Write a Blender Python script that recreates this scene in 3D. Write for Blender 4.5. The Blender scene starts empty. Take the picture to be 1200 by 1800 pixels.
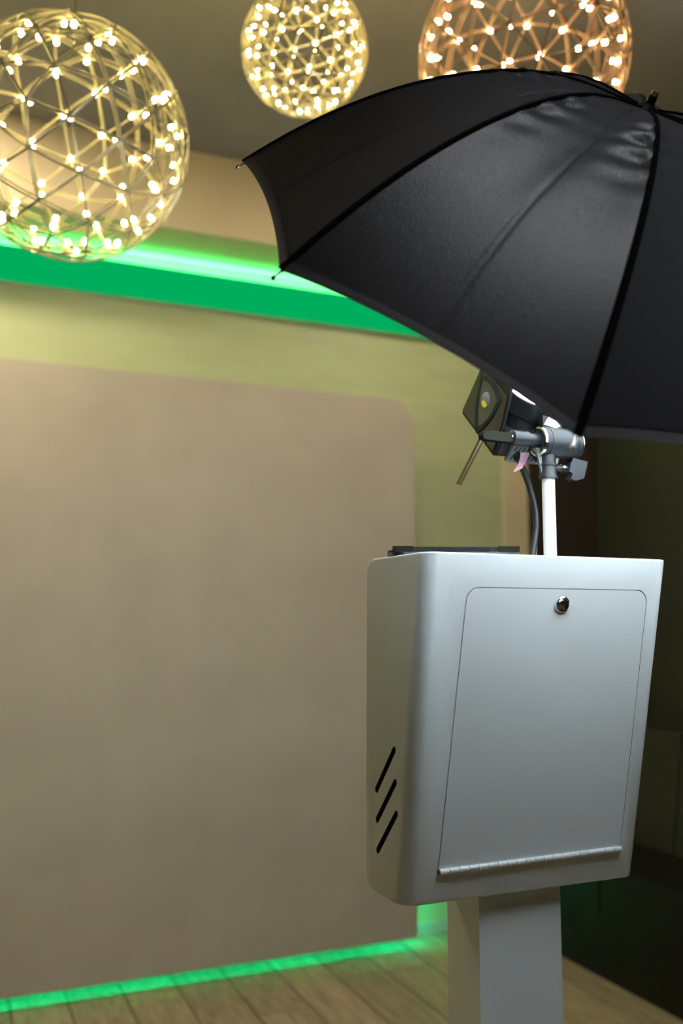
import bpy, bmesh, math, random
from mathutils import Vector, Matrix, Quaternion

random.seed(7)
scene = bpy.context.scene
COL = scene.collection
PI = math.pi

# ------------------------------------------------------------------ camera
F_PX = 1640.0
PITCH = math.atan(195.0 / F_PX)
cam_d = bpy.data.cameras.new('camera')
cam = bpy.data.objects.new('camera', cam_d)
COL.objects.link(cam)
cam.location = (0, 0, 1.4)
cam.rotation_euler = (PI / 2 + PITCH, 0, 0)
cam_d.sensor_fit = 'VERTICAL'
cam_d.sensor_height = 36.0
cam_d.sensor_width = 24.0
cam_d.lens = 36.0 * F_PX / 1800.0
cam_d.clip_start = 0.05
cam_d.dof.use_dof = True
cam_d.dof.focus_distance = 1.42
cam_d.dof.aperture_fstop = 2.3
scene.camera = cam

# ------------------------------------------------------------------ world and view
world = bpy.data.worlds.new('world')
scene.world = world
world.use_nodes = True
bgn = world.node_tree.nodes['Background']
bgn.inputs[0].default_value = (0.004, 0.0042, 0.004, 1)
bgn.inputs[1].default_value = 1.0
scene.view_settings.view_transform = 'Standard'
scene.view_settings.look = 'None'
scene.view_settings.gamma = 1
scene.view_settings.use_curve_mapping = False
scene.view_settings.exposure = 1.0
scene.cycles.use_denoising = True
scene.cycles.max_bounces = 10
scene.cycles.diffuse_bounces = 6
scene.cycles.caustics_reflective = False
scene.cycles.sample_clamp_indirect = 6.0

# light levels (each lamp's own emitter is built with the lamp)
LED_WARM = ((1.0, 0.80, 0.31), 38.0)
LED_AMBER = ((1.0, 0.66, 0.32), 34.0)
GREEN = (0.06, 1.0, 0.24)
COVE_E = 38.0
BAND_E = 0.21
KICK_E = 42.0
FLASH_E = 4200.0
FILL_E = 165.0
CEIL_E = 5.0

# ------------------------------------------------------------------ materials
def new_mat(name):
    m = bpy.data.materials.new(name)
    m.use_nodes = True
    nt = m.node_tree
    b = nt.nodes['Principled BSDF']
    return m, nt, b

def mat(name, col, rough=0.5, metal=0.0, vary=0.0, vscale=6.0, bump=0.0, bscale=200.0, stretch=None,
        spec=0.5, coat=0.0, emit=None, estr=0.0, objvar=0.0, coords='Object'):
    m, nt, b = new_mat(name)
    b.inputs['Base Color'].default_value = (*col, 1)
    b.inputs['Roughness'].default_value = rough
    b.inputs['Metallic'].default_value = metal
    b.inputs['Specular IOR Level'].default_value = spec
    if coat:
        b.inputs['Coat Weight'].default_value = coat
        b.inputs['Coat Roughness'].default_value = 0.15
    if emit:
        b.inputs['Emission Color'].default_value = (*emit, 1)
        b.inputs['Emission Strength'].default_value = estr
    L = nt.links
    if vary or bump or objvar:
        tc = nt.nodes.new('ShaderNodeTexCoord')
        mp = nt.nodes.new('ShaderNodeMapping')
        L.new(tc.outputs[coords], mp.inputs[0])
        if stretch:
            mp.inputs['Scale'].default_value = stretch
        if vary or objvar:
            mix = nt.nodes.new('ShaderNodeMix')
            mix.data_type = 'RGBA'
            mix.blend_type = 'MULTIPLY'
            mix.inputs[0].default_value = 1.0
            mix.inputs[6].default_value = (*col, 1)
            n = nt.nodes.new('ShaderNodeTexNoise')
            n.inputs['Scale'].default_value = vscale
            n.inputs['Detail'].default_value = 5
            mr = nt.nodes.new('ShaderNodeMapRange')
            mr.inputs['From Min'].default_value = 0.3
            mr.inputs['From Max'].default_value = 0.7
            mr.inputs['To Min'].default_value = 1 - vary
            mr.inputs['To Max'].default_value = 1 + vary
            if objvar:
                oi = nt.nodes.new('ShaderNodeObjectInfo')
                ad = nt.nodes.new('ShaderNodeVectorMath')
                sc_ = nt.nodes.new('ShaderNodeVectorMath')
                sc_.operation = 'SCALE'
                sc_.inputs[0].default_value = (17.0, 9.0, 5.0)
                L.new(oi.outputs['Random'], sc_.inputs['Scale'])
                L.new(mp.outputs[0], ad.inputs[0])
                L.new(sc_.outputs[0], ad.inputs[1])
                L.new(ad.outputs[0], n.inputs['Vector'])
                m2 = nt.nodes.new('ShaderNodeMapRange')
                m2.inputs['To Min'].default_value = 1 - objvar
                m2.inputs['To Max'].default_value = 1 + objvar
                L.new(oi.outputs['Random'], m2.inputs[0])
                mu = nt.nodes.new('ShaderNodeMath')
                mu.operation = 'MULTIPLY'
                L.new(mr.outputs[0], mu.inputs[0])
                L.new(m2.outputs[0], mu.inputs[1])
                fac = mu.outputs[0]
            else:
                L.new(mp.outputs[0], n.inputs['Vector'])
                fac = mr.outputs[0]
            L.new(n.outputs['Fac'], mr.inputs[0])
            L.new(fac, mix.inputs[7])
            L.new(mix.outputs[2], b.inputs['Base Color'])
        if bump:
            n2 = nt.nodes.new('ShaderNodeTexNoise')
            n2.inputs['Scale'].default_value = bscale
            n2.inputs['Detail'].default_value = 3
            L.new(mp.outputs[0], n2.inputs['Vector'])
            bp = nt.nodes.new('ShaderNodeBump')
            bp.inputs['Strength'].default_value = bump
            bp.inputs['Distance'].default_value = 0.002
            L.new(n2.outputs['Fac'], bp.inputs['Height'])
            L.new(bp.outputs[0], b.inputs['Normal'])
    return m

def emitter(name, col, strength):
    m = bpy.data.materials.new(name)
    m.use_nodes = True
    nt = m.node_tree
    nt.nodes.clear()
    o = nt.nodes.new('ShaderNodeOutputMaterial')
    e = nt.nodes.new('ShaderNodeEmission')
    e.inputs[0].default_value = (*col, 1)
    e.inputs[1].default_value = strength
    nt.links.new(e.outputs[0], o.inputs[0])
    return m

def cloth(name, diff, trans, gloss=0.0, grain=0.0, grough=0.45, sheer=0.0):
    """thin woven cloth: reflects a little, lets a little light through"""
    m = bpy.data.materials.new(name)
    m.use_nodes = True
    nt = m.node_tree
    nt.nodes.clear()
    L = nt.links
    o = nt.nodes.new('ShaderNodeOutputMaterial')
    d = nt.nodes.new('ShaderNodeBsdfDiffuse')
    d.inputs[0].default_value = (*diff, 1)
    t = nt.nodes.new('ShaderNodeBsdfTranslucent')
    t.inputs[0].default_value = (*trans, 1)
    a = nt.nodes.new('ShaderNodeAddShader')
    L.new(d.outputs[0], a.inputs[0])
    L.new(t.outputs[0], a.inputs[1])
    last = a.outputs[0]
    nrm = None
    tc = nt.nodes.new('ShaderNodeTexCoord')
    if grain:
        n = nt.nodes.new('ShaderNodeTexNoise')
        n.inputs['Scale'].default_value = 420
        n.inputs['Detail'].default_value = 3
        L.new(tc.outputs['Object'], n.inputs['Vector'])
        wv = nt.nodes.new('ShaderNodeTexWave')
        wv.inputs['Scale'].default_value = 110
        wv.inputs['Distortion'].default_value = 1.5
        mpw = nt.nodes.new('ShaderNodeMapping')
        L.new(tc.outputs['Object'], mpw.inputs[0])
        L.new(mpw.outputs[0], wv.inputs['Vector'])
        ad = nt.nodes.new('ShaderNodeMath')
        ad.operation = 'MULTIPLY_ADD'
        L.new(wv.outputs['Fac'], ad.inputs[0])
        ad.inputs[1].default_value = 0.25
        L.new(n.outputs['Fac'], ad.inputs[2])
        mr = nt.nodes.new('ShaderNodeMapRange')
        mr.inputs['From Min'].default_value = 0.35
        mr.inputs['From Max'].default_value = 0.9
        mr.inputs['To Min'].default_value = 1 - grain
        mr.inputs['To Max'].default_value = 1 + grain
        L.new(ad.outputs[0], mr.inputs[0])
        mx = nt.nodes.new('ShaderNodeMix')
        mx.data_type = 'RGBA'
        mx.blend_type = 'MULTIPLY'
        mx.inputs[0].default_value = 1
        mx.inputs[6].default_value = (*trans, 1)
        L.new(mr.outputs[0], mx.inputs[7])
        L.new(mx.outputs[2], t.inputs[0])
        bp = nt.nodes.new('ShaderNodeBump')
        bp.inputs['Strength'].default_value = 0.35
        bp.inputs['Distance'].default_value = 0.0012
        L.new(ad.outputs[0], bp.inputs['Height'])
        nrm = bp.outputs[0]
    if gloss:
        g = nt.nodes.new('ShaderNodeBsdfGlossy')
        g.inputs['Color'].default_value = (gloss, gloss, gloss, 1)
        g.inputs['Roughness'].default_value = grough
        if nrm:
            L.new(nrm, g.inputs['Normal'])
        a2 = nt.nodes.new('ShaderNodeAddShader')
        L.new(last, a2.inputs[0])
        L.new(g.outputs[0], a2.inputs[1])
        last = a2.outputs[0]
    if sheer:
        tp = nt.nodes.new('ShaderNodeBsdfTransparent')
        ms = nt.nodes.new('ShaderNodeMixShader')
        ms.inputs[0].default_value = sheer
        L.new(last, ms.inputs[1])
        L.new(tp.outputs[0], ms.inputs[2])
        last = ms.outputs[0]
    L.new(last, o.inputs[0])
    return m

M = {}
M['tile'] = mat('wood_look_tile', (0.37, 0.30, 0.185), 0.38, vary=0.28, vscale=5, stretch=(9, 1.1, 1), objvar=0.16, bump=0.12, bscale=30)
M['grout'] = mat('grout', (0.07, 0.06, 0.04), 0.85, vary=0.1, vscale=30)
M['wall'] = mat('olive_wall', (0.61, 0.67, 0.41), 0.42, vary=0.05, vscale=3, stretch=(1, 1, 5), bump=0.10, bscale=60)
M['tan'] = mat('tan_plaster', (0.84, 0.73, 0.49), 0.6, vary=0.04, vscale=4)
M['white_paint'] = mat('cove_white_paint', (0.78, 0.78, 0.74), 0.55, vary=0.03)
M['ceiling'] = mat('grey_ceiling', (0.315, 0.325, 0.335), 0.75, vary=0.10, vscale=2.2, bump=0.08, bscale=40)
M['brown'] = mat('dark_brown_panel', (0.034, 0.025, 0.016), 0.55, vary=0.2, vscale=4)
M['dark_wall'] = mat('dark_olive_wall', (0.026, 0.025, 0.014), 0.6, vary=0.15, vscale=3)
M['grey_wall'] = mat('grey_wall', (0.16, 0.155, 0.14), 0.8, vary=0.1)
M['board'] = mat('backdrop_board', (0.575, 0.54, 0.455), 0.7, vary=0.07, vscale=3.0, bump=0.03, bscale=50)
M['base'] = mat('white_skirting', (0.6, 0.6, 0.58), 0.35, vary=0.03)
M['powder'] = mat('white_powder_coat', (0.72, 0.765, 0.785), 0.42, bump=0.16, bscale=420, vary=0.02, vscale=8)
M['door'] = mat('white_door_coat', (0.72, 0.765, 0.785), 0.40, bump=0.10, bscale=420, vary=0.02, vscale=8)
M['hinge'] = mat('satin_hinge', (0.75, 0.78, 0.80), 0.35, metal=0.15, vary=0.03)
M['chrome'] = mat('chrome', (0.82, 0.82, 0.82), 0.08, metal=1.0, vary=0.02)
M['steel'] = mat('steel_rod', (0.55, 0.50, 0.40), 0.25, metal=1.0, vary=0.1, vscale=40)
M['black_plastic'] = mat('black_plastic', (0.006, 0.0072, 0.008), 0.42, spec=0.15, bump=0.05, bscale=500, vary=0.1)
M['grey_plastic'] = mat('grey_black_metal', (0.012, 0.015, 0.018), 0.36, spec=0.22, bump=0.04, bscale=400, vary=0.1)
M['gloss_black'] = mat('gloss_olive_black', (0.012, 0.012, 0.007), 0.13, vary=0.1, coat=0.4)
M['vent'] = mat('vent_grey', (0.075, 0.08, 0.084), 0.45, vary=0.06)
M['void'] = mat('void_black', (0.006, 0.006, 0.006), 0.8, vary=0.1)  # black that paints in the dark inside slots and gaps
M['rubber'] = mat('cable_black', (0.015, 0.017, 0.019), 0.38, vary=0.1)
M['pink'] = mat('pink_tape', (0.62, 0.36, 0.43), 0.6, vary=0.05, vscale=60)
M['sticker'] = mat('pale_sticker', (0.55, 0.57, 0.53), 0.5, vary=0.12, vscale=160)
M['yellow'] = mat('yellow_lens', (0.80, 0.62, 0.04), 0.3, vary=0.1)
M['glass_dark'] = mat('smoked_window', (0.03, 0.035, 0.028), 0.06, vary=0.2, vscale=60, coat=0.6)
M['tube'] = mat('white_tube', (0.84, 0.86, 0.87), 0.35, vary=0.02)
M['leather'] = mat('olive_black_leather', (0.022, 0.020, 0.011), 0.45, vary=0.2, bump=0.15, bscale=120)
M['leather_dark'] = mat('black_leather', (0.006, 0.006, 0.004), 0.5, vary=0.2, bump=0.15, bscale=120, spec=0.2)
M['lever'] = mat('matt_lever', (0.010, 0.011, 0.007), 0.6, vary=0.1, spec=0.04)
M['fabric'] = cloth('black_umbrella_cloth', (0.009, 0.0088, 0.0095), (0.0036, 0.0035, 0.0039), gloss=0.046, grain=0.30, grough=0.36)
M['lining'] = cloth('silver_white_lining', (0.40, 0.42, 0.435), (0.0, 0.0, 0.0), sheer=0.13)
M['hem'] = cloth('hem_cloth', (0.030, 0.028, 0.031), (0.0016, 0.0015, 0.0016), gloss=0.04, grain=0.3)
M['tape'] = mat('seam_tape', (0.003, 0.003, 0.0035), 0.8, spec=0.08, vary=0.1)
M['wire'] = mat('lamp_wire', (0.40, 0.36, 0.24), 0.42, metal=0.45, vary=0.05)
M['wire_copper'] = mat('lamp_wire_copper', (0.42, 0.28, 0.17), 0.40, metal=0.55, vary=0.05)
M['led'] = emitter('warm_led', *LED_WARM)
M['led_amber'] = emitter('amber_led', *LED_AMBER)
M['cove'] = emitter('green_led_cove', GREEN, COVE_E)
M['kick'] = emitter('green_led_kick', (0.0, 1.0, 0.46), KICK_E)
M['band'] = emitter('green_led_diffuser', (0.0, 1.0, 0.255), BAND_E)
M['flash'] = emitter('modelling_lamp', (0.90, 0.97, 1.0), FLASH_E)
M['ceil_led'] = emitter('cool_ceiling_led', (0.93, 0.95, 1.0), CEIL_E)
M['down'] = emitter('fill_light_led', (1.0, 0.80, 0.55), FILL_E)

# ------------------------------------------------------------------ builders
def link(o, parent=None):
    COL.objects.link(o)
    if parent:
        o.parent = parent
    return o

def tag(o, label=None, cat=None, group=None, kind=None):
    if label: o['label'] = label
    if cat: o['category'] = cat
    if group: o['group'] = group
    if kind: o['kind'] = kind
    return o

def empty(name, mtx):
    o = bpy.data.objects.new(name, None)
    o.empty_display_size = 0.1
    COL.objects.link(o)
    o.matrix_basis = mtx
    return o

def smooth_mesh(me, ang=40):
    me.polygons.foreach_set('use_smooth', [True] * len(me.polygons))
    me.set_sharp_from_angle(angle=math.radians(ang))

def obj(name, bm, m, parent=None, smooth=40, world_space=True):
    """bm in world coordinates -> ONE mesh object under parent"""
    if parent is not None and world_space:
        inv = parent.matrix_basis.inverted()
        if parent.parent is not None:
            inv = inv @ parent.parent.matrix_basis.inverted()
        bmesh.ops.transform(bm, matrix=inv, verts=bm.verts)
    bmesh.ops.recalc_face_normals(bm, faces=bm.faces)
    me = bpy.data.meshes.new(name)
    bm.to_mesh(me)
    bm.free()
    if isinstance(m, str):
        m = M[m]
    me.materials.append(m)
    if smooth:
        smooth_mesh(me, smooth)
    return link(bpy.data.objects.new(name, me), parent)

def hexa(bm, pts):
    """8 points: 4 bottom (loop) + 4 top (loop)"""
    v = [bm.verts.new(p) for p in pts]
    for f in ((0, 3, 2, 1), (4, 5, 6, 7), (0, 1, 5, 4), (1, 2, 6, 5), (2, 3, 7, 6), (3, 0, 4, 7)):
        bm.faces.new([v[i] for i in f])
    return v

def box_in(bm, fr, x0, x1, y0, y1, z0, z1):
    """box in a frame function fr(x, y, z) -> world"""
    return hexa(bm, [fr(x0, y0, z0), fr(x1, y0, z0), fr(x1, y1, z0), fr(x0, y1, z0),
                     fr(x0, y0, z1), fr(x1, y0, z1), fr(x1, y1, z1), fr(x0, y1, z1)])

def bevel_all(bm, w, seg=2, ang=30):
    es = [e for e in bm.edges if len(e.link_faces) == 2 and e.calc_face_angle(0) > math.radians(ang)]
    bmesh.ops.bevel(bm, geom=es, offset=w, segments=seg, profile=0.5, affect='EDGES', clamp_overlap=True)

def prism(bm, pts0, pts1):
    a = [bm.verts.new(p) for p in pts0]
    b = [bm.verts.new(p) for p in pts1]
    n = len(a)
    bm.faces.new(a[::-1])
    bm.faces.new(b)
    for i in range(n):
        bm.faces.new((a[i], a[(i + 1) % n], b[(i + 1) % n], b[i]))

def basis(d):
    d = Vector(d).normalized()
    r = Vector((0, 0, 1)) if abs(d.z) < 0.95 else Vector((1, 0, 0))
    u = d.cross(r).normalized()
    return u, d.cross(u).normalized(), d

def lathe(bm, p, d, prof, n=24, caps=True):
    """prof: list of (distance along d, radius)"""
    u, v, w = basis(d)
    p = Vector(p)
    rings = []
    for t, r in prof:
        rings.append([bm.verts.new(p + w * t + (u * math.cos(2 * PI * k / n) + v * math.sin(2 * PI * k / n)) * max(r, 1e-5)) for k in range(n)])
    for a, b in zip(rings, rings[1:]):
        for k in range(n):
            bm.faces.new((a[k], a[(k + 1) % n], b[(k + 1) % n], b[k]))
    if caps:
        bm.faces.new(rings[0][::-1])
        bm.faces.new(rings[-1])

def rod(bm, a, b, r, n=12, r2=None):
    a = Vector(a); b = Vector(b)
    L = (b - a).length
    lathe(bm, a, b - a, [(0, r), (L, r2 if r2 is not None else r)], n)

def tube_path(bm, pts, r, n=8, caps=True):
    pts = [Vector(p) for p in pts]
    rings = []
    prev = None
    for i, p in enumerate(pts):
        t = (pts[min(i + 1, len(pts) - 1)] - pts[max(i - 1, 0)]).normalized()
        if prev is None:
            u, v, _ = basis(t)
        else:
            u = (prev - t * prev.dot(t)).normalized()
            v = t.cross(u)
        prev = u
        rings.append([bm.verts.new(p + (u * math.cos(2 * PI * k / n) + v * math.sin(2 * PI * k / n)) * r) for k in range(n)])
    for a, b in zip(rings, rings[1:]):
        for k in range(n):
            bm.faces.new((a[k], a[(k + 1) % n], b[(k + 1) % n], b[k]))
    if caps:
        bm.faces.new(rings[0][::-1])
        bm.faces.new(rings[-1])

def spline(pts, k=8):
    """Catmull-Rom through pts"""
    P = [Vector(p) for p in pts]
    P = [P[0] * 2 - P[1]] + P + [P[-1] * 2 - P[-2]]
    out = []
    for i in range(1, len(P) - 2):
        for j in range(k):
            t = j / k
            a, b, c, d = P[i - 1], P[i], P[i + 1], P[i + 2]
            out.append(0.5 * ((2 * b) + (c - a) * t + (2 * a - 5 * b + 4 * c - d) * t * t + (3 * b - a - 3 * c + d) * t ** 3))
    out.append(P[-2])
    return out

def boolean_cut(o, cutters):
    for c in cutters:
        md = o.modifiers.new('cut', 'BOOLEAN')
        md.operation = 'DIFFERENCE'
        md.solver = 'EXACT'
        md.material_mode = 'TRANSFER'
        md.object = c
    dg = bpy.context.evaluated_depsgraph_get()
    dg.update()
    me = bpy.data.meshes.new_from_object(o.evaluated_get(dg))
    o.modifiers.clear()
    old = o.data
    o.data = me
    bpy.data.meshes.remove(old)
    for c in cutters:
        d = c.data
        bpy.data.objects.remove(c)
        bpy.data.meshes.remove(d)
    smooth_mesh(o.data, 35)

# ------------------------------------------------------------------ room frame: s along the back wall, o behind the backdrop front, z up
TW = math.radians(23)
O_W = Vector((0.3299, 4.2019, 0))
D1 = Vector((math.cos(TW), math.sin(TW), 0))
D2 = Vector((-math.sin(TW), math.cos(TW), 0))
def RW(s, o, z):
    return O_W + D1 * s + D2 * o + Vector((0, 0, z))
M_ROOM = Matrix.Translation(O_W) @ Matrix.Rotation(TW, 4, 'Z')
WALL_O = 0.20
S_L, S_R, O_F = -3.5, 1.163, -6.4
Z_C, Z_S = 3.328, 2.985
SOF_O = -0.15

def struct(name, bm, m, parent=None, label=None):
    bmesh.ops.transform(bm, matrix=M_ROOM.inverted(), verts=bm.verts)
    o = obj(name, bm, m, None, smooth=0)
    o.matrix_basis = M_ROOM
    o['kind'] = 'structure'
    if label: o['label'] = label
    return o

def slab(s0, s1, o0, o1, z0, z1):
    bm = bmesh.new()
    box_in(bm, RW, s0, s1, o0, o1, z0, z1)
    return bm

floor = struct('floor', slab(S_L - .1, S_R + .1, O_F - .1, WALL_O + .1, -0.12, -0.004), 'grout', label='brown wood-look tiled floor')
struct('wall_back', slab(S_L - .1, S_R + .1, WALL_O, WALL_O + .1, 0, Z_C), 'wall', label='olive back wall behind the backdrop board')
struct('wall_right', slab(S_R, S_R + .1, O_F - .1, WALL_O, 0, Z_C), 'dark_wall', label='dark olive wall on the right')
struct('wall_left', slab(S_L - .1, S_L, O_F - .1, WALL_O, 0, Z_C), 'grey_wall', label='grey wall on the left')
struct('wall_front', slab(S_L, S_R, O_F - .1, O_F, 0, Z_C), 'grey_wall', label='grey wall behind the viewer')
struct('ceiling', slab(S_L - .1, S_R + .1, O_F - .1, WALL_O + .1, Z_C, Z_C + .1), 'ceiling', label='dark grey plaster ceiling')
# dropped soffit over the back wall
tr = struct('trim_1', slab(S_L, S_R, SOF_O, WALL_O, Z_S, Z_C), 'tan', label='tan dropped soffit along the back wall')
struct('baseboard_back', slab(-3.4, 0.60, WALL_O - .012, WALL_O, 0, 0.045), 'base', label='white skirting at the foot of the back wall')
struct('trim_2', slab(0.60, 0.744, WALL_O - .008, WALL_O, 0, 2.76), 'tan', label='narrow tan pilaster beside the dark panel')
struct('trim_3', slab(0.744, S_R, WALL_O - .025, WALL_O, 0, 2.76), 'brown', label='dark brown panel in the room corner')

# floor planks
PW, PL, PG = 0.2035, 1.22, 0.007
bm = bmesh.new()
box_in(bm, lambda x, y, z: Vector((x, y, z)), -PW / 2 + PG / 2, PW / 2 - PG / 2, -PL / 2 + PG / 2, PL / 2 - PG / 2, -0.008, 0.0)
bevel_all(bm, 0.0012, 1)
plank_me = bpy.data.meshes.new('plank')
bm.to_mesh(plank_me)
bm.free()
plank_me.materials.append(M['tile'])
ends = {-5: -0.115, -3: -0.359, -1: -0.161}
ci = 0
for c in range(-16, 7):
    s0 = -0.229 + c * PW
    sc = s0 + PW / 2
    if sc - PW / 2 < S_L or sc + PW / 2 > S_R:
        continue
    e = ends.get(c, -0.16 + ((c * 37) % 11) / 11 * PL)
    k0 = math.ceil((O_F - e) / PL)
    o0 = e + (k0 - 1) * PL
    while o0 < WALL_O:
        a, b = max(o0, O_F), min(o0 + PL, WALL_O)
        if b - a > 0.05:
            p = bpy.data.objects.new('plank', plank_me)
            link(p, floor)
            p.location = (sc, (a + b) / 2, 0)
            p.scale = (1, (b - a) / PL, 1)
        o0 += PL

# ------------------------------------------------------------------ green light cove over the back wall
cove = empty('cove_light', M_ROOM @ Matrix.Translation((-1.1, WALL_O - .06, 2.777)))
tag(cove, 'green glowing light band with a cove strip under the tan soffit', 'cove light')
obj('diffuser_band', slab(S_L + .02, S_R - .02, WALL_O - .036, WALL_O - .026, 2.785, 2.937), 'band', cove, 0)
obj('back_rail', slab(S_L + .02, S_R - .02, WALL_O - .026, WALL_O, 2.785, 2.797), 'white_paint', cove, 0)
obj('led_strip', slab(S_L + .05, S_R - .05, WALL_O - .022, WALL_O - .013, 2.923, 2.933), 'cove', cove, 0)

# ------------------------------------------------------------------ backdrop board
BT, BB, BL, BR_ = 2.415, 0.055, -2.95, 0.0
board = empty('backdrop_board', M_ROOM @ Matrix.Translation(((BL + BR_) / 2, 0.02, BB)))
tag(board, 'large pale beige backdrop board with rounded top corner in front of olive wall', 'backdrop')
rad = 0.125
out = [(BL, BB), (BR_, BB)]
for k in range(9):
    a = k / 8 * PI / 2
    out.append((BR_ - rad + rad * math.cos(a), BT - rad + rad * math.sin(a)))
for k in range(9):
    a = PI / 2 + k / 8 * PI / 2
    out.append((BL + rad + rad * math.cos(a), BT - rad + rad * math.sin(a)))
bm = bmesh.new()
prism(bm, [RW(s, 0, z) for s, z in out], [RW(s, 0.035, z) for s, z in out])
obj('board_face', bm, 'board', board, 30)
for s in (-2.6, -1.5, -0.4):
    for z in (0.8, 2.0):
        obj('spacer', slab(s - .03, s + .03, 0.035, WALL_O - .0015, z - .03, z + .03), 'white_paint', board, 0)
obj('led_strip', slab(BL + .03, BR_ - .002, 0.037, 0.047, 0.30, 0.312), 'kick', board, 0)
obj('led_strip', slab(BR_ - .016, BR_ - .008, 0.037, 0.045, 0.058, 0.150), 'kick', board, 0)
obj('led_baffle', slab(BL + .03, BR_ - .03, 0.054, 0.057, 0.270, 0.330), 'white_paint', board, 0)  # unseen baffle, added to keep direct green light off the wall
obj('led_baffle', slab(BL + .03, BR_ - .03, 0.035, 0.057, 0.327, 0.330), 'white_paint', board, 0)

# ------------------------------------------------------------------ dark bench sofa on the right
sofa = empty('sofa', M_ROOM @ Matrix.Translation((0.85, -0.9, 0)))
tag(sofa, 'dark leather bench sofa against the dark right wall', 'sofa')
obj('base', slab(0.53, S_R - .01, -2.0, 0.13, 0, 0.24), 'leather_dark', sofa, 0)
for o0, o1 in ((-1.995, -1.29), (-1.28, -0.575), (-0.565, 0.125)):
    bm = slab(0.52, 0.99, o0, o1, 0.24, 0.44)
    bevel_all(bm, 0.035, 4)
    obj('seat_cushion', bm, 'leather_dark', sofa)
    bm = bmesh.new()
    hexa(bm, [RW(0.90, o0, .44), RW(S_R - .01, o0, .44), RW(S_R - .01, o1, .44), RW(0.90, o1, .44),
              RW(0.98, o0, .935), RW(S_R - .01, o0, .935), RW(S_R - .01, o1, .935), RW(0.98, o1, .935)])
    bevel_all(bm, 0.04, 4)
    obj('back_cushion', bm, 'leather', sofa)

# ------------------------------------------------------------------ kiosk frame: u along the front, v into depth, z up
TK = 0.4159
P_K = Vector((0.1183, 1.2664, 0))
K1 = Vector((math.cos(TK), math.sin(TK), 0))
K2 = Vector((-math.sin(TK), math.cos(TK), 0))
def KF(u, v, z):
    return P_K + K1 * u + K2 * v + Vector((0, 0, z))
ZT, HB, SB = 1.4968, 0.4909, 0.0927
FLEN = math.hypot(HB, SB)
NF = (-K2 * HB - Vector((0, 0, SB))).normalized()     # outward normal of the leaning front
def FP(u, h, n):
    """point on the front: u across, h below the top, n out of the face"""
    return KF(u, SB * h / HB, ZT - h) + NF * n
kiosk = empty('photo_kiosk', Matrix.Translation(KF(0.21, 0.16, 0)) @ Matrix.Rotation(TK, 4, 'Z'))
tag(kiosk, 'white powder-coated photo kiosk cabinet with locked door on a square post', 'kiosk')

bm = bmesh.new()
v = hexa(bm, [KF(.0043, SB, ZT - HB), KF(.4152, SB, ZT - HB), KF(.4152, SB + .121, ZT - HB), KF(.0043, SB + .121, ZT - HB),
              KF(-.0045, 0, ZT), KF(.4245, 0, ZT), KF(.4245, .1885, ZT), KF(-.0045, .1885, ZT)])
bm.edges.ensure_lookup_table()
def edge(a, b):
    return [e for e in bm.edges if set(e.verts) == {a, b}][0]
fl, fr = edge(v[0], v[4]), edge(v[1], v[5])
bt, bb = edge(v[6], v[7]), edge(v[2], v[3])
bmesh.ops.bevel(bm, geom=[bt, bb], offset=0.026, segments=8, profile=0.5, affect='EDGES')
bmesh.ops.bevel(bm, geom=[fl, fr], offset=0.021, segments=10, profile=0.5, affect='EDGES')
bevel_all(bm, 0.0028, 3, ang=50)
shell = obj('cabinet_body', bm, 'powder', kiosk, 35)

# cutters: door pocket and three slots in the left side; cut faces blackened for the dark inside
DL0, DR0, DL1, DR1, DT, DB = 0.0650, 0.3862, 0.0559, 0.3795, 0.0468, 0.4436
def door_outline(g):
    pts = []
    r = 0.020
    w = (DR0 - DL0)
    for k in range(7):
        a = PI - k / 6 * PI / 2
        pts.append((DL0 + r + r * math.cos(a), DT + r - r * math.sin(a)))
    for k in range(7):
        a = PI / 2 - k / 6 * PI / 2
        pts.append((DR0 - r + r * math.cos(a), DT + r - r * math.sin(a)))
    pts += [(DR1, DB), (DL1, DB)]
    cx, cy = sum(p[0] for p in pts) / len(pts), (DT + DB) / 2
    w2, h2 = w / 2, (DB - DT) / 2
    cx = (DL0 + DR0 + DL1 + DR1) / 4
    return [(cx + (x - cx) * (1 - g / w2), cy + (y - cy) * (1 - g / h2)) for x, y in pts]
cut = []
bm = bmesh.new()
o1 = door_outline(0)
prism(bm, [FP(u, h, -0.007) for u, h in o1], [FP(u, h, 0.02) for u, h in o1])
cut.append(obj('cutter', bm, 'void', None, 0))
for (va, za), (vb, zb) in (((.1075, -.277), (.168, -.342)), ((.1064, -.322), (.168, -.3855)), ((.1053, -.3656), (.168, -.429))):
    bm = bmesh.new()
    ax, az = vb - va, zb - za
    Ls = math.hypot(ax, az)
    tx, tz = ax / Ls, az / Ls
    nx, nz = -tz, tx
    r = 0.0048
    pts = []
    for k in range(7):
        a = -PI / 2 + k / 6 * PI
        pts.append((vb + tx * r * math.cos(a) + nx * r * math.sin(a), zb + tz * r * math.cos(a) + nz * r * math.sin(a)))
    for k in range(7):
        a = PI / 2 + k / 6 * PI
        pts.append((va + tx * r * math.cos(a) + nx * r * math.sin(a), za + tz * r * math.cos(a) + nz * r * math.sin(a)))
    prism(bm, [KF(-.03, y, ZT + z) for y, z in pts], [KF(.05, y, ZT + z) for y, z in pts])
    cut.append(obj('cutter', bm, 'void', None, 0))
boolean_cut(shell, cut)

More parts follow.
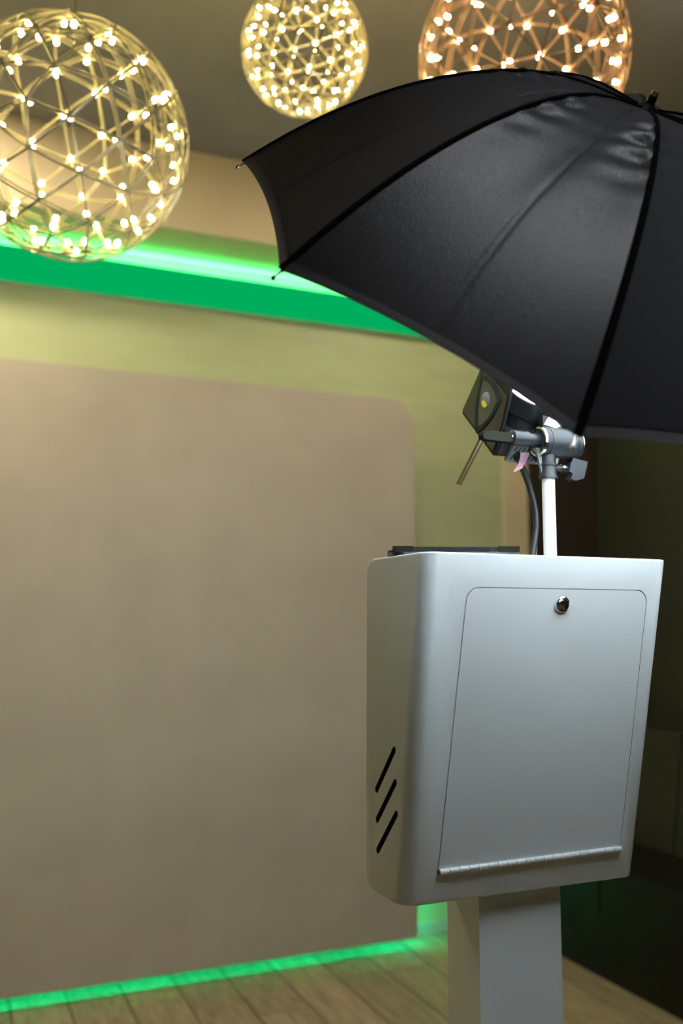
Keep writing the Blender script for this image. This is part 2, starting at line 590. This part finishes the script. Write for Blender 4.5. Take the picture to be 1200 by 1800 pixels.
bm = bmesh.new()
o2 = door_outline(0.0011)
prism(bm, [FP(u, h, -0.0066) for u, h in o2], [FP(u, h, 0.0004) for u, h in o2])
bevel_all(bm, 0.0009, 2)
door = obj('cabinet_door', bm, 'door', kiosk, 35)
bm = bmesh.new()
lathe(bm, FP(.2274, .0695, -.001), NF, [(0, .0128), (.003, .0128), (.0055, .0118), (.0065, .010), (.0062, .0082), (.0058, .0078)], 28)
lock = obj('lock', bm, 'chrome', door, 30)
bm = bmesh.new()
lathe(bm, FP(.2274, .0695, .0045), NF, [(0, .0076), (.0028, .0074), (.0034, .006)], 24)
obj('lock_barrel', bm, 'chrome', door, 30)['label'] = 'polished lock barrel'
bm = bmesh.new()
fx = lambda a, b, c: FP(.2274 + a, .0695 + b, .0079 + c)
box_in(bm, fx, -.0006, .0006, -.0042, .0042, -.001, .0004)
obj('key_slot', bm, 'void', door, 0)
# piano hinge along the door foot
ha, hb_ = FP(DL1 + .001, DB + .0015, .0022), FP(DR1 - .001, DB - .0005, .0022)
hd = (hb_ - ha)
nk = 20
kl = hd.length / nk
bm = bmesh.new()
lathe(bm, (0, 0, 0), (0, 0, 1), [(0.0003, .0040), (0.0007, .0044), (kl - .0007, .0044), (kl - .0003, .0040)], 14)
kme = bpy.data.meshes.new('knuckle')
bm.to_mesh(kme); bm.free()
kme.materials.append(M['hinge']); smooth_mesh(kme, 40)
hinge = empty('hinge', kiosk.matrix_basis.inverted() @ Matrix.Translation(ha))
hinge.parent = kiosk
hq = hd.to_track_quat('Z', 'Y').to_matrix().to_4x4()
kinv = kiosk.matrix_basis.inverted()
for k in range(nk):
    o = link(bpy.data.objects.new('knuckle', kme), hinge)
    o.matrix_basis = (kiosk.matrix_basis @ hinge.matrix_basis).inverted() @ Matrix.Translation(ha + hd * (k / nk)) @ hq
def rod_part(name, a, b, r, m, parent, n=12, r2=None, smooth=40):
    bm = bmesh.new()
    rod(bm, a, b, r, n, r2)
    return obj(name, bm, m, parent, smooth)
o = rod_part('hinge_pin', ha - hd.normalized() * .0012, hb_ + hd.normalized() * .0012, .0022, 'void', hinge)
# post and foot
bm = bmesh.new()
box_in(bm, KF, .1405, .2855, SB + .020, SB + .112, 0.012, ZT - HB + .012)
bevel_all(bm, 0.0035, 3)
obj('post', bm, 'powder', kiosk, 35)
bm = bmesh.new()
box_in(bm, KF, .02, .40, SB - .12, SB + .26, 0.0, 0.012)
bevel_all(bm, 0.003, 2)
obj('base_plate', bm, 'powder', kiosk, 35)

# ------------------------------------------------------------------ rugged tablet lying on the cabinet
TAB_A = 0.03
TAB_X, TAB_Y = Vector((math.cos(TAB_A), math.sin(TAB_A), 0)), Vector((-math.sin(TAB_A), math.cos(TAB_A), 0))
tab = empty('tablet', Matrix.Translation(KF(.098, .105, ZT)) @ Matrix.Rotation(TAB_A, 4, 'Z'))
tag(tab, 'black rugged tablet lying flat on top of the white cabinet', 'tablet')
def KT(u, v, z):
    x, y = (u - .096) * .896, (v - .103) * .72      # lies askew, long edge towards the viewer
    return KF(.098, .105, ZT + (z - ZT) * .85) + TAB_X * x + TAB_Y * y
def octo(u0, u1, v0, v1, c):
    return [(u0 + c, v0), (u1 - c, v0), (u1, v0 + c), (u1, v1 - c), (u1 - c, v1), (u0 + c, v1), (u0, v1 - c), (u0, v0 + c)]
bm = bmesh.new()
a0, a1 = octo(.0, .192, .042, .165, .018), octo(-.010, .202, .034, .172, .018)
prism(bm, [KT(u, w, ZT + .0005) for u, w in a0], [KT(u, w, ZT + .007) for u, w in a1])
obj('back_shell', bm, 'vent', tab, 20)
bm = bmesh.new()
a2 = octo(-.004, .196, .038, .168, .018)
prism(bm, [KT(u, w, ZT + .007) for u, w in a1], [KT(u, w, ZT + .0155) for u, w in a2])
obj('case', bm, 'lever', tab, 20)
bm = bmesh.new()
a3 = octo(.008, .184, .052, .156, .008)
prism(bm, [KT(u, w, ZT + .0155) for u, w in a3], [KT(u, w, ZT + .0165) for u, w in a3])
obj('screen', bm, 'glass_dark', tab, 20)
for u0, u1 in ((-.011, .030), (.162, .203)):
    for w0, w1 in ((.033, .050), (.156, .173)):
        bm = bmesh.new()
        box_in(bm, KT, u0 + .004, u1 - .004, w0, w1, ZT + .0065, ZT + .0166)
        bevel_all(bm, 0.003, 2)
        obj('corner_bumper', bm, 'lever', tab, 30)
bm = bmesh.new()
box_in(bm, KT, .050, .150, .032, .040, ZT + .008, ZT + .0150)
bevel_all(bm, 0.0015, 2)
obj('grip_bar', bm, 'black_plastic', tab, 30)

# ------------------------------------------------------------------ white tube with swivel bracket
TU, TV = .2745, .10
br = empty('light_bracket', Matrix.Translation(KF(TU, TV, ZT)) @ Matrix.Rotation(TK, 4, 'Z'))
tag(br, 'black swivel bracket with side lever on a slim white tube above the cabinet', 'bracket')
rod_part('tube', KF(TU, TV, ZT), KF(TU, TV, 1.640), .0103, 'tube', br, 24)
bm = bmesh.new()
lathe(bm, KF(TU, TV, 1.6275), (0, 0, 1), [(0, .0150), (.004, .0150), (.006, .0135), (.020, .0130), (.021, .0148), (.024, .0148), (.025, .0128), (.045, .0125)], 24)
obj('socket', bm, 'grey_plastic', br)
for sg in (-1, 1):
    bm = bmesh.new()
    prism(bm, [KF(TU + sg * .0125, TV - .002, 1.632), KF(TU + sg * .0235, TV - .002, 1.676), KF(TU + sg * .0115, TV - .002, 1.676)],
          [KF(TU + sg * .0125, TV + .002, 1.632), KF(TU + sg * .0235, TV + .002, 1.676), KF(TU + sg * .0115, TV + .002, 1.676)])
    obj('gusset', bm, 'vent', br, 0)
ZB = 1.6868
bm = bmesh.new()
lathe(bm, KF(.2590, TV, ZB), K1, [(0, .0225), (.001, .0245), (.009, .0245), (.0092, .0238), (.0102, .0238), (.0104, .0245), (.058, .0245), (.0585, .0236), (.0600, .0236), (.0605, .0245), (.068, .0240), (.070, .021)], 36)
obj('barrel', bm, 'grey_plastic', br)
bm = bmesh.new()
lathe(bm, KF(.2552, TV, ZB), K1, [(0, .0205), (0, .0235), (.0012, .0243), (.0040, .0243), (.0040, .0205), (0, .0205)], 36, caps=False)
obj('chrome_ring', bm, 'chrome', br)
bm = bmesh.new()
lathe(bm, KF(.3288, TV, ZB), K1, [(0, .0205), (.0, .0232), (.0016, .0232), (.0020, .0205)], 36)
obj('end_ring', bm, 'steel', br)
bm = bmesh.new()
lathe(bm, KF(.205, TV, ZB + .002), K1, [(0, .0095), (.002, .0125), (.030, .0128), (.0315, .0105), (.055, .0100)], 28)
obj('lever_hub', bm, 'grey_plastic', br)
bm = bmesh.new()
lathe(bm, KF(.2035, TV, ZB + .002), K1, [(0, .006), (.0015, .0075), (.004, .0075)], 20)
obj('hub_screw', bm, 'steel', br)
bm = bmesh.new()
lo = [(.212, .007), (.195, .0082), (.162, .0082), (.154, .006), (.1505, .001), (.1520, -.0050), (.159, -.0062), (.195, -.0068), (.212, -.006)]
prism(bm, [KF(u, TV - .006, ZB + .0005 + z) for u, z in lo], [KF(u, TV + .008, ZB + .0005 + z) for u, z in lo])
bevel_all(bm, 0.002, 2)
obj('lever', bm, 'lever', br, 35)
rod_part('knob_stem', KF(TU + .012, TV, 1.6455), KF(.316, TV, 1.6475), .0052, 'grey_plastic', br, 16)
rod_part('knob_collar', KF(.300, TV, 1.6466), KF(.3045, TV, 1.647), .0068, 'chrome', br, 16)
bm = bmesh.new()
ko = [(.309, -.006), (.3135, .008), (.318, .0165), (.346, .0120), (.3445, .004), (.338, -.0155), (.322, -.0205), (.312, -.018), (.316, -.009)]
prism(bm, [KF(u, TV - .009, 1.647 + z) for u, z in ko], [KF(u, TV + .006, 1.647 + z) for u, z in ko])
bevel_all(bm, 0.002, 2)
obj('wing_knob', bm, 'grey_plastic', br, 35)

# ------------------------------------------------------------------ umbrella
P_U = Vector((.43212, 1.21374, 2.12428))
A_U = Vector((-.29538, .63486, -.71394)).normalized()
U_E = A_U.cross(Vector((0, 0, 1))).normalized()
V_E = A_U.cross(U_E)
PHI, R_U, DP_U, EX_U = 3.6546, .5344, .28, 2.1725
SHAFT_END = Vector((.20968, 1.65163, 1.64763))
umb = empty('studio_umbrella', Matrix.Translation(SHAFT_END))
tag(umb, 'large black studio umbrella with pale lining tilted over the flash head', 'umbrella')
NR = 8
def rib_dir(k):
    a = PHI - k * 2 * PI / NR
    return U_E * math.cos(a) + V_E * math.sin(a)
def rib_pt(k, s, n=0.0):
    ax = DP_U * s ** EX_U + 0.018 * math.exp(-(s / .20) ** 2)
    ds = DP_U * EX_U * max(s, 1e-3) ** (EX_U - 1) - 0.018 * 2 * s / .04 * math.exp(-(s / .20) ** 2)
    d = rib_dir(k)
    nv = (d * ds - A_U * R_U)
    nv.normalize()
    return P_U + A_U * ax + d * (R_U * s) + nv * n
def can_pt(k, t, s, n=0.0, wr=1.0):
    sc = 0.018 * 4 * t * (1 - t)
    s2 = s * (1 - sc * s)
    a, b = rib_pt(k, s2, n), rib_pt((k + 1) % NR, s2, n)
    p = a.lerp(b, t)
    nv = (rib_dir(k).lerp(rib_dir((k + 1) % NR), t).normalized() * 0.55 - A_U).normalized()
    # fabric folds gather at the crown, fanning off the ribs, and a pressed crease down the panel
    e = 4 * t * (1 - t)
    env = math.exp(-((s - .36) / .12) ** 2)
    ph = {0: .4, 1: 1.1, 2: 2.3}.get(k, k * 1.7)
    near = math.exp(-((1 - t) / .30) ** 2) * 1.0 + math.exp(-(t / .22) ** 2) * .55
    lip = min(1.0, 14 * t) * min(1.0, 14 * (1 - t))
    sn = math.sin(2 * PI * (s * 13.0 + 0.9 * t) + ph)
    w = 0.0088 * env * near * math.copysign(abs(sn) ** 1.4, sn) * lip
    w += 0.0022 * math.exp(-((s - .42) / .22) ** 2) * math.sin(2 * PI * (2.2 * t + 1.2 * s) + ph) * e
    w -= 0.0022 * math.exp(-((t - .52 - .02 * math.sin(6 * s)) / .009) ** 2) * min(1, s * 5)
    w -= 0.010 * e * math.sin(PI * min(1, s))        # cloth pulls in between the ribs
    return p + nv * (w * wr)
NT, NS = 64, 72
def canopy(bm, k, n, wr=1.0, nt=NT, ns=NS, smax=1.0):
    g = [[bm.verts.new(can_pt(k, i / nt, max(j / ns * smax, .012), n, wr)) for j in range(ns + 1)] for i in range(nt + 1)]
    for i in range(nt):
        for j in range(ns):
            bm.faces.new((g[i][j], g[i + 1][j], g[i + 1][j + 1], g[i][j + 1]))
    return g
for k in range(NR):
    bm = bmesh.new()
    canopy(bm, k, 0.0, smax=.986)
    obj('canopy_panel', bm, 'fabric', umb, 80)
for k in range(NR):
    bm = bmesh.new()
    canopy(bm, k, -0.0022, 1.0, NT, NS, .982)
    obj('lining_panel', bm, 'lining', umb, 80)
for k in range(NR):
    # folded hem: a band on the outside of the lower edge
    bm = bmesh.new()
    rows = [(.9820, .0008), (.9970, .0012), (1.001, .0004), (1.001, -.0012)]
    g = []
    for i in range(33):
        t = .006 + .988 * i / 32
        g.append([bm.verts.new(can_pt(k, t, s, n)) for s, n in rows])
    m_ = len(rows)
    for i in range(32):
        for j in range(m_ - 1):
            bm.faces.new((g[i][j], g[i + 1][j], g[i + 1][j + 1], g[i][j + 1]))
    obj('hem', bm, 'hem', umb, 60)
for k in range(NR):
    bm = bmesh.new()
    tube_path(bm, [rib_pt(k, s, -.0050) for s in [.02 + .98 * j / 30 for j in range(31)]], .0022, 8)
    rib = obj('rib', bm, 'black_plastic', umb, 60)
    # seam over the rib, seen from outside
    bm = bmesh.new()
    d = rib_dir(k)
    side = A_U.cross(d).normalized()
    rows = []
    for j in range(31):
        s = .02 + .98 * j / 30
        hw = .0032 + .0026 * s
        c = rib_pt(k, s, .0008)
        nn = (rib_pt(k, s, .01) - rib_pt(k, s, 0)).normalized()
        rows.append([bm.verts.new(c - side * hw - nn * .0026), bm.verts.new(c - side * hw * .5 + nn * .0012),
                     bm.verts.new(c + side * hw * .5 + nn * .0012), bm.verts.new(c + side * hw - nn * .0026)])
    for a, b in zip(rows, rows[1:]):
        for q in range(4):
            bm.faces.new((a[q], a[(q + 1) % 4], b[(q + 1) % 4], b[q]))
    bm.faces.new(rows[0]); bm.faces.new(rows[-1][::-1])
    obj('seam', bm, 'tape', rib, 50)
    bm = bmesh.new()
    e0 = rib_pt(k, 1.0, -.004)
    td = (rib_pt(k, 1.0) - rib_pt(k, .94)).normalized()
    lathe(bm, e0 - td * .006, td, [(0, .0016), (.016, .0013), (.017, .0024), (.019, .0030), (.0215, .0024), (.0225, .0008)], 12)
    obj('rib_tip', bm, 'steel' if k in (0, 2) else 'black_plastic', rib, 50)
SD = (SHAFT_END - P_U).normalized()
for k in range(NR):
    rod_part('stretcher', P_U + SD * .235 + rib_dir(k) * .012, rib_pt(k, .52, -.008), .0017, 'steel', umb, 8)
rod_part('shaft', P_U - SD * .004, SHAFT_END, .0050, 'steel', umb, 20)
bm = bmesh.new()
lathe(bm, P_U + SD * .215, SD, [(0, .010), (.004, .014), (.026, .014), (.030, .0095), (.055, .009)], 20)
obj('runner', bm, 'black_plastic', umb)
bm = bmesh.new()
lathe(bm, P_U + SD * .024, -SD, [(0, .016), (.006, .0175), (.010, .012), (.013, .0065), (.0235, .0060), (.0245, .0048)], 24)
obj('crown_cap', bm, 'black_plastic', umb)
rod_part('crown_tip', P_U - SD * .0002, P_U - SD * .0060, .0047, 'steel', umb, 16)

# ------------------------------------------------------------------ flash head: e along the front, f up the side, w towards the umbrella crown
W_F = -A_U
E1 = Vector((0, 0, 1)).cross(W_F).normalized()
E2 = W_F.cross(E1)
B_F = Vector((0, 0, 1.4)) + Vector((.16572, 1.0, .17932)) * 1.515
def FL(a, b, c):
    return B_F + E1 * a + E2 * b + W_F * c
flash = empty('flash_head', Matrix.Translation(FL(.05, .065, 0)) @ Matrix((E1, E2, W_F)).transposed().to_4x4())
tag(flash, 'black studio flash head with side window clamped under the umbrella', 'flash')
bm = bmesh.new()
side_o = [(.004, .0), (.131, .0), (.135, .004), (.135, .082), (.135, .125), (.090, .165), (.052, .150), (.030, .100), (.006, .030), (.0, .004)]  # front end lengthened out of view to block lamp light on the left
prism(bm, [FL(.0, f, w) for f, w in side_o], [FL(.0042, f, w) for f, w in side_o])
bevel_all(bm, 0.0012, 2, 25)
obj('side_cheek', bm, 'black_plastic', flash, 30)
bm = bmesh.new()
back_o = [(.004, .0), (.131, .0), (.135, .004), (.135, .050), (.008, .050), (.0, .030), (.0, .004)]
prism(bm, [FL(.003, f, w) for f, w in back_o], [FL(.105, f, w) for f, w in back_o])
bevel_all(bm, 0.004, 2, 25)
obj('housing', bm, 'black_plastic', flash, 30)
bm = bmesh.new()
side_i = [(.008, .006), (.130, .006), (.132, .080), (.116, .097), (.033, .097), (.010, .030)]
prism(bm, [FL(-.0022, f, w) for f, w in side_i], [FL(.003, f, w) for f, w in side_i])
bevel_all(bm, 0.0015, 2, 25)
side = obj('side_panel', bm, 'gloss_black', flash, 30)
def tri_curve(sc, cf=.062, cw=.060):
    pts = []
    cor = [(.1216, .084), (.0454, .0812), (.0678, .0037)]
    cx, cy = sum(c[0] for c in cor) / 3, sum(c[1] for c in cor) / 3
    for i in range(3):
        a, b = Vector(cor[i]), Vector(cor[(i + 1) % 3])
        n = (a + b) / 2 - Vector((cx, cy))
        for q in range(8):
            t = q / 8
            p = a.lerp(b, t) + n * (.34 * 4 * t * (1 - t))
            pts.append((cx + (p.x - cx) * sc, cy + (p.y - cy) * sc))
    return pts
bm = bmesh.new()
oa, ob = tri_curve(1.04), tri_curve(.84)
n_ = len(oa)
rings = [[bm.verts.new(FL(x, f, w)) for f, w in o_] for o_, x in ((oa, -.002), (oa, -.0044), (ob, -.0044), (ob, -.0005))]
for q in range(4):
    a, b = rings[q], rings[(q + 1) % 4]
    for i in range(n_):
        bm.faces.new((a[i], a[(i + 1) % n_], b[(i + 1) % n_], b[i]))
obj('window_bezel', bm, 'black_plastic', side, 40)
bm = bmesh.new()
prism(bm, [FL(-.0012, f, w) for f, w in tri_curve(.86)], [FL(-.0028, f, w) for f, w in tri_curve(.86)])
obj('window_pane', bm, 'glass_dark', side, 30)
bm = bmesh.new()
lathe(bm, FL(-.0028, .0815, .060), -E1, [(0, .0125), (.0012, .0125), (.0030, .009), (.0036, .004)], 20)
obj('window_lens', bm, 'vent', side)
bm = bmesh.new()
lathe(bm, FL(-.0040, .0800, .0555), -E1, [(0, .0095), (.0016, .0080), (.0024, .004)], 18)
obj('yellow_lamp', bm, 'yellow', side)['label'] = 'yellow lamp behind the side window'
# rounded lower body, front collar and lens
CF, CE = .045, .056
W_A = (W_F - E2 * .24 + E1 * .10).normalized()      # the lamp is aimed a little low
bm = bmesh.new()
lathe(bm, FL(CE, CF, .0105), W_F, [(0, .036), (.004, .046), (.060, .0480), (.0615, .0495), (.0635, .0520), (.092, .0525), (.094, .0510), (.094, .0495), (.088, .0490), (.070, .040)], 48)
obj('collar', bm, 'black_plastic', flash, 35)
bm = bmesh.new()
lathe(bm, FL(CE, CF, .0880), W_A, [(0, .0380), (.004, .0380), (.0041, .0300), (.003, .0300), (.0060, .027), (.0085, .018), (.0095, .008), (.0097, .001)], 40)
obj('lamp_dome', bm, 'flash', flash, 60)['label'] = 'glowing white modelling lamp'
bm = bmesh.new()
lathe(bm, FL(CE, CF, .0870), W_F, [(0, .0300), (.006, .0400), (.0120, .0470), (.0172, .0492), (.0178, .0500), (.0172, .0496), (.0115, .0476), (.0055, .0408), (0, .0310)], 48, caps=False)
obj('reflector', bm, 'tube', flash, 40)['label'] = 'white reflector bowl'
bm = bmesh.new()
box_in(bm, FL, .003, .105, .130, .135, .048, .150)
bevel_all(bm, .0012, 2)
obj('added_flag', bm, 'black_plastic', flash, 30)  # unseen plate, added to block lamp light towards the back
# vent plate with slanted slots underneath
bm = bmesh.new()
box_in(bm, FL, .022, .108, -.006, .002, -.004, .034)
bevel_all(bm, .002, 2)
vp = obj('vent_plate', bm, 'vent', flash, 30)
bm = bmesh.new()
fv = lambda a, b, c: FL(a + c * .35, b, c)
box_in(bm, fv, -.0016, .0016, -.0068, -.004, .003, .016)
for k in range(9):
    for c0 in (.002, .018):
        bm = bmesh.new()
        a0 = .028 + k * .0082
        box_in(bm, lambda a, b, c: FL(a0 + a + c * .30, b, c0 + c), -.0015, .0015, -.0066, -.004, .0, .013)
        obj('vent_slot', bm, 'void', vp, 0)
# yoke that joins the flash to the barrel
bm = bmesh.new()
hexa(bm, [FL(.055, .0, .020), FL(.100, .0, .020), FL(.100, .0, .060), FL(.055, .0, .060),
          FL(.060, -.030, .016), FL(.092, -.030, .016), FL(.092, -.030, .046), FL(.060, -.030, .046)])
bevel_all(bm, .003, 2)
obj('yoke', bm, 'black_plastic', flash, 30)
# pale sticker plate standing over the barrel
bm = bmesh.new()
so = [(.2635, 1.7135), (.2725, 1.7265), (.2870, 1.7215), (.2955, 1.7130), (.2860, 1.7095)]
prism(bm, [KF(u, TV - .008, z) for u, z in so], [KF(u, TV - .0068, z) for u, z in so])
obj('sticker', bm, 'sticker', br, 0)['label'] = 'pale printed sticker'
bm = bmesh.new()
hexa(bm, [KF(.262, TV - .0068, 1.7050), KF(.300, TV - .0068, 1.7050), KF(.300, TV + .004, 1.7050), KF(.262, TV + .004, 1.7050),
          KF(.262, TV - .0068, 1.7285), KF(.297, TV - .0068, 1.7235), KF(.297, TV + .004, 1.7235), KF(.262, TV + .004, 1.7285)])
obj('top_lug', bm, 'black_plastic', br, 0)

# ------------------------------------------------------------------ cables
def cable(name, pts, r, label, group=None):
    bm = bmesh.new()
    tube_path(bm, spline(pts, 10), r, 10)
    mk = Matrix.Translation(Vector(pts[-1])) @ Matrix.Rotation(TK, 4, 'Z')
    bmesh.ops.transform(bm, matrix=mk.inverted(), verts=bm.verts)
    o = obj(name, bm, 'rubber', None, 60)
    o.matrix_basis = mk
    return tag(o, label, 'cable', group)
CV = .165
c1 = cable('power_cable', [KF(.2555, CV, 1.692), KF(.262, CV, 1.672), KF(.2755, CV, 1.648), KF(.291, CV, 1.603), KF(.2965, CV, 1.564), KF(.289, CV, 1.520), KF(.284, CV, ZT + .004)],
           .0048, 'thick black cable bearing the pink tape tag below the flash head')
c2 = cable('power_cable', [KF(.268, CV + .016, 1.690), KF(.278, CV + .016, 1.664), KF(.294, CV + .016, 1.628), KF(.3035, CV + .014, 1.585), KF(.3025, CV + .012, 1.555), KF(.2995, CV + .010, 1.520), KF(.2985, CV + .008, ZT + .004)],
           .0046, 'black cable curving behind the tagged one beside the white tube')
bm = bmesh.new()
lathe(bm, KF(.2515, CV, 1.700), KF(.2635, CV, 1.668) - KF(.2515, CV, 1.700), [(0, .0085), (.020, .0080), (.030, .0062), (.034, .0055)], 16)
obj('strain_relief', bm, 'black_plastic', c1)
bm = bmesh.new()
def strip(bm, pts, w, th):
    a = []
    for p in pts:
        a.append([bm.verts.new(p + KF(0, 0, 0) * 0 + K1 * w[0] + Vector((0, 0, w[1])) + K2 * q) for q in (-th, th)] +
                 [bm.verts.new(p - K1 * w[0] - Vector((0, 0, w[1])) + K2 * q) for q in (th, -th)])
    for x, y in zip(a, a[1:]):
        for q in range(4):
            bm.faces.new((x[q], x[(q + 1) % 4], y[(q + 1) % 4], y[q]))
    bm.faces.new(a[0]); bm.faces.new(a[-1][::-1])
strip(bm, spline([KF(.2725, CV - .006, 1.6835), KF(.2695, CV - .008, 1.6720), KF(.2655, CV - .0075, 1.6620), KF(.2585, CV - .010, 1.6545), KF(.2535, CV - .013, 1.6480)], 4), (.0085, .0040), .0006)
obj('tape_tag', bm, 'pink', c1, 50)['label'] = 'pink tape tag'
bm = bmesh.new()
lathe(bm, KF(.292, CV, ZT), (0, 0, 1), [(0, .024), (.004, .024), (.0075, .021), (.0085, .012)], 24)
tag(obj('cable_grommet', bm, 'vent'), 'low grey grommet where the cables enter the cabinet top', 'grommet')
cable('mains_lead', [KF(.2895, SB + .085, ZT - HB - .002), KF(.296, SB + .085, .985), KF(.3055, SB + .085, .955), KF(.3065, SB + .085, .925), KF(.300, SB + .085, .895), KF(.2915, SB + .085, .870), KF(.2890, SB + .085, .80), KF(.2890, SB + .085, .4), KF(.2895, SB + .095, .05), KF(.300, SB + .15, .0165), KF(.34, SB + .24, .0160), KF(.352, SB + .268, .0155), KF(.372, SB + .300, .0045), KF(.45, SB + .45, .0032)],
      .0026, 'thin black lead hanging beside the white post under the cabinet')

# ------------------------------------------------------------------ pendant lamps
def geodesic(nf):
    t = (1 + 5 ** .5) / 2
    V = [Vector(p).normalized() for p in ((-1, t, 0), (1, t, 0), (-1, -t, 0), (1, -t, 0), (0, -1, t), (0, 1, t), (0, -1, -t), (0, 1, -t), (t, 0, -1), (t, 0, 1), (-t, 0, -1), (-t, 0, 1))]
    Fc = ((0, 11, 5), (0, 5, 1), (0, 1, 7), (0, 7, 10), (0, 10, 11), (1, 5, 9), (5, 11, 4), (11, 10, 2), (10, 7, 6), (7, 1, 8), (3, 9, 4), (3, 4, 2), (3, 2, 6), (3, 6, 8), (3, 8, 9), (4, 9, 5), (2, 4, 11), (6, 2, 10), (8, 6, 7), (9, 8, 1))
    pts, idx, edges = [], {}, set()
    def vid(p):
        p = p.normalized()
        key = (round(p.x, 4), round(p.y, 4), round(p.z, 4))
        if key not in idx:
            idx[key] = len(pts); pts.append(p)
        return idx[key]
    for a, b, c in Fc:
        A, B, Cc = V[a], V[b], V[c]
        g = {}
        for i in range(nf + 1):
            for j in range(nf + 1 - i):
                g[i, j] = vid(A + (B - A) * (i / nf) + (Cc - A) * (j / nf))
        for i in range(nf):
            for j in range(nf - i):
                for x, y in (((i, j), (i + 1, j)), ((i, j), (i, j + 1)), ((i + 1, j), (i, j + 1))):
                    edges.add(tuple(sorted((g[x], g[y]))))
    return pts, sorted(edges)

def wire_ball(bm, pts, edges, R, r, rot):
    for a, b in edges:
        A, B = rot @ pts[a], rot @ pts[b]
        ang = A.angle(B)
        line = []
        for k in range(5):
            t = k / 4
            line.append((A * math.sin((1 - t) * ang) + B * math.sin(t * ang)) / math.sin(ang) * R)
        tube_path(bm, line, r, 4, caps=False)

GEO = geodesic(3)
def led_mesh(r, L, m):
    bm = bmesh.new()
    lathe(bm, (0, 0, -L / 2), (0, 0, 1), [(0, r * .7), (r * .4, r), (L - r, r), (L - r * .3, r * .75), (L, r * .2)], 8)
    me = bpy.data.meshes.new('led_bulb')
    bm.to_mesh(me); bm.free()
    me.materials.append(M[m]); smooth_mesh(me, 60)
    return me

def pendant(c, R, label, wire, led, eul):
    c = Vector(c)
    root = empty('pendant_lamp', Matrix.Translation(c + Vector((0, 0, -R))))
    tag(root, label, 'pendant lamp', 'geodesic ball pendants under the ceiling')
    rot = Matrix.Rotation(eul[2], 3, 'Z') @ Matrix.Rotation(eul[0], 3, 'X') @ Matrix.Rotation(eul[1], 3, 'Y')
    pts, edges = GEO
    off = Vector((0, 0, R))
    for nm, k, r in (('outer_lattice', 1.0, .0024), ('inner_lattice', .955, .0020)):
        bm = bmesh.new()
        wire_ball(bm, pts, edges, R * k, r, rot)
        bmesh.ops.translate(bm, verts=bm.verts, vec=off)
        obj(nm, bm, wire, root, 60, world_space=False)
    me = led_mesh(.0056 * (R / .284) ** .7, .014 * (R / .284) ** .7, led)
    for p in pts:
        q = rot @ p
        o = link(bpy.data.objects.new('led_bulb', me), root)
        o.location = off + q * (R * .915)
        o.rotation_mode = 'QUATERNION'
        o.rotation_quaternion = q.to_track_quat('Z', 'Y')
    rod_part('cord', c + Vector((0, 0, R * .9)), Vector((c.x, c.y, Z_C - .02)), .0022, 'steel', root, 8)
    bm = bmesh.new()
    lathe(bm, (c.x, c.y, Z_C - .028), (0, 0, 1), [(0, .045), (.004, .055), (.028, .055)], 28)
    obj('ceiling_rose', bm, 'steel', root)
    return root

def pix(x, y, Y):
    """a point at depth Y seen at photo pixel (x, y)"""
    cp, sp = math.cos(PITCH), math.sin(PITCH)
    a, b = (x - 600) / F_PX, -(y - 900) / F_PX
    d = Vector((a, cp - sp * b, sp + cp * b))
    return Vector((0, 0, 1.4)) + d * (Y / d.y)
pendant(pix(124, 247, 2.15), .284, 'largest yellow-lit wire ball pendant at the far left', 'wire', 'led', (.35, .2, .5))
pendant(pix(535, 88, 2.35), .169, 'smallest wire ball pendant, between the other two', 'wire', 'led', (.1, .5, .9))
pendant(pix(919, 105, 2.35), .279, 'amber wire ball pendant partly hidden behind the black umbrella', 'wire_copper', 'led_amber', (.5, -.3, .2))

# ------------------------------------------------------------------ ceiling fill lights, added to brighten the backdrop and wall
for s, of, rr, lb in ((-2.25, -0.55, 1.36, 'leftmost added ceiling downlight, close to the soffit left of the frame'),
                       (-1.0, -1.30, .50, 'added ceiling downlight farthest from the soffit'),
                       (0.08, -0.72, .84, 'added ceiling downlight nearest the right wall, behind the black umbrella')):
    t = empty('fill_light', M_ROOM @ Matrix.Translation((s, of, Z_C)))
    tag(t, lb, 'fill_light', 'added fill lights')
    c = RW(s, of, Z_C)
    bm = bmesh.new()
    lathe(bm, c - Vector((0, 0, .0005)), (0, 0, -1), [(0, .085 * rr), (.006, .082 * rr), (.006, .066 * rr), (.001, .064 * rr)], 32, caps=False)
    obj('trim_ring', bm, 'white_paint', t)
    bm = bmesh.new()
    lathe(bm, c - Vector((0, 0, .001)), (0, 0, -1), [(0, .064 * rr), (.003, .063 * rr)], 32)
    obj('lens', bm, 'down', t)

# ------------------------------------------------------------------ cool ceiling panel over the viewer's side of the room
cp = Vector((.50, .10, Z_C))
t = empty('ceiling_panel_light', Matrix.Translation(cp) @ Matrix.Rotation(TW, 4, 'Z'))
tag(t, 'square cool white ceiling panel light above the front of the umbrella', 'ceiling light')
PF = lambda x, y, z: cp + D1 * x + D2 * y + Vector((0, 0, z))
for x0, x1, y0, y1 in ((-.31, .31, -.31, -.29), (-.31, .31, .29, .31), (-.31, -.29, -.29, .29), (.29, .31, -.29, .29)):
    bm = bmesh.new()
    box_in(bm, PF, x0, x1, y0, y1, -.014, -.001)
    obj('frame', bm, 'white_paint', t, 0)
bm = bmesh.new()
box_in(bm, PF, -.289, .289, -.289, .289, -.009, -.002)
obj('diffuser', bm, 'ceil_led', t, 0)
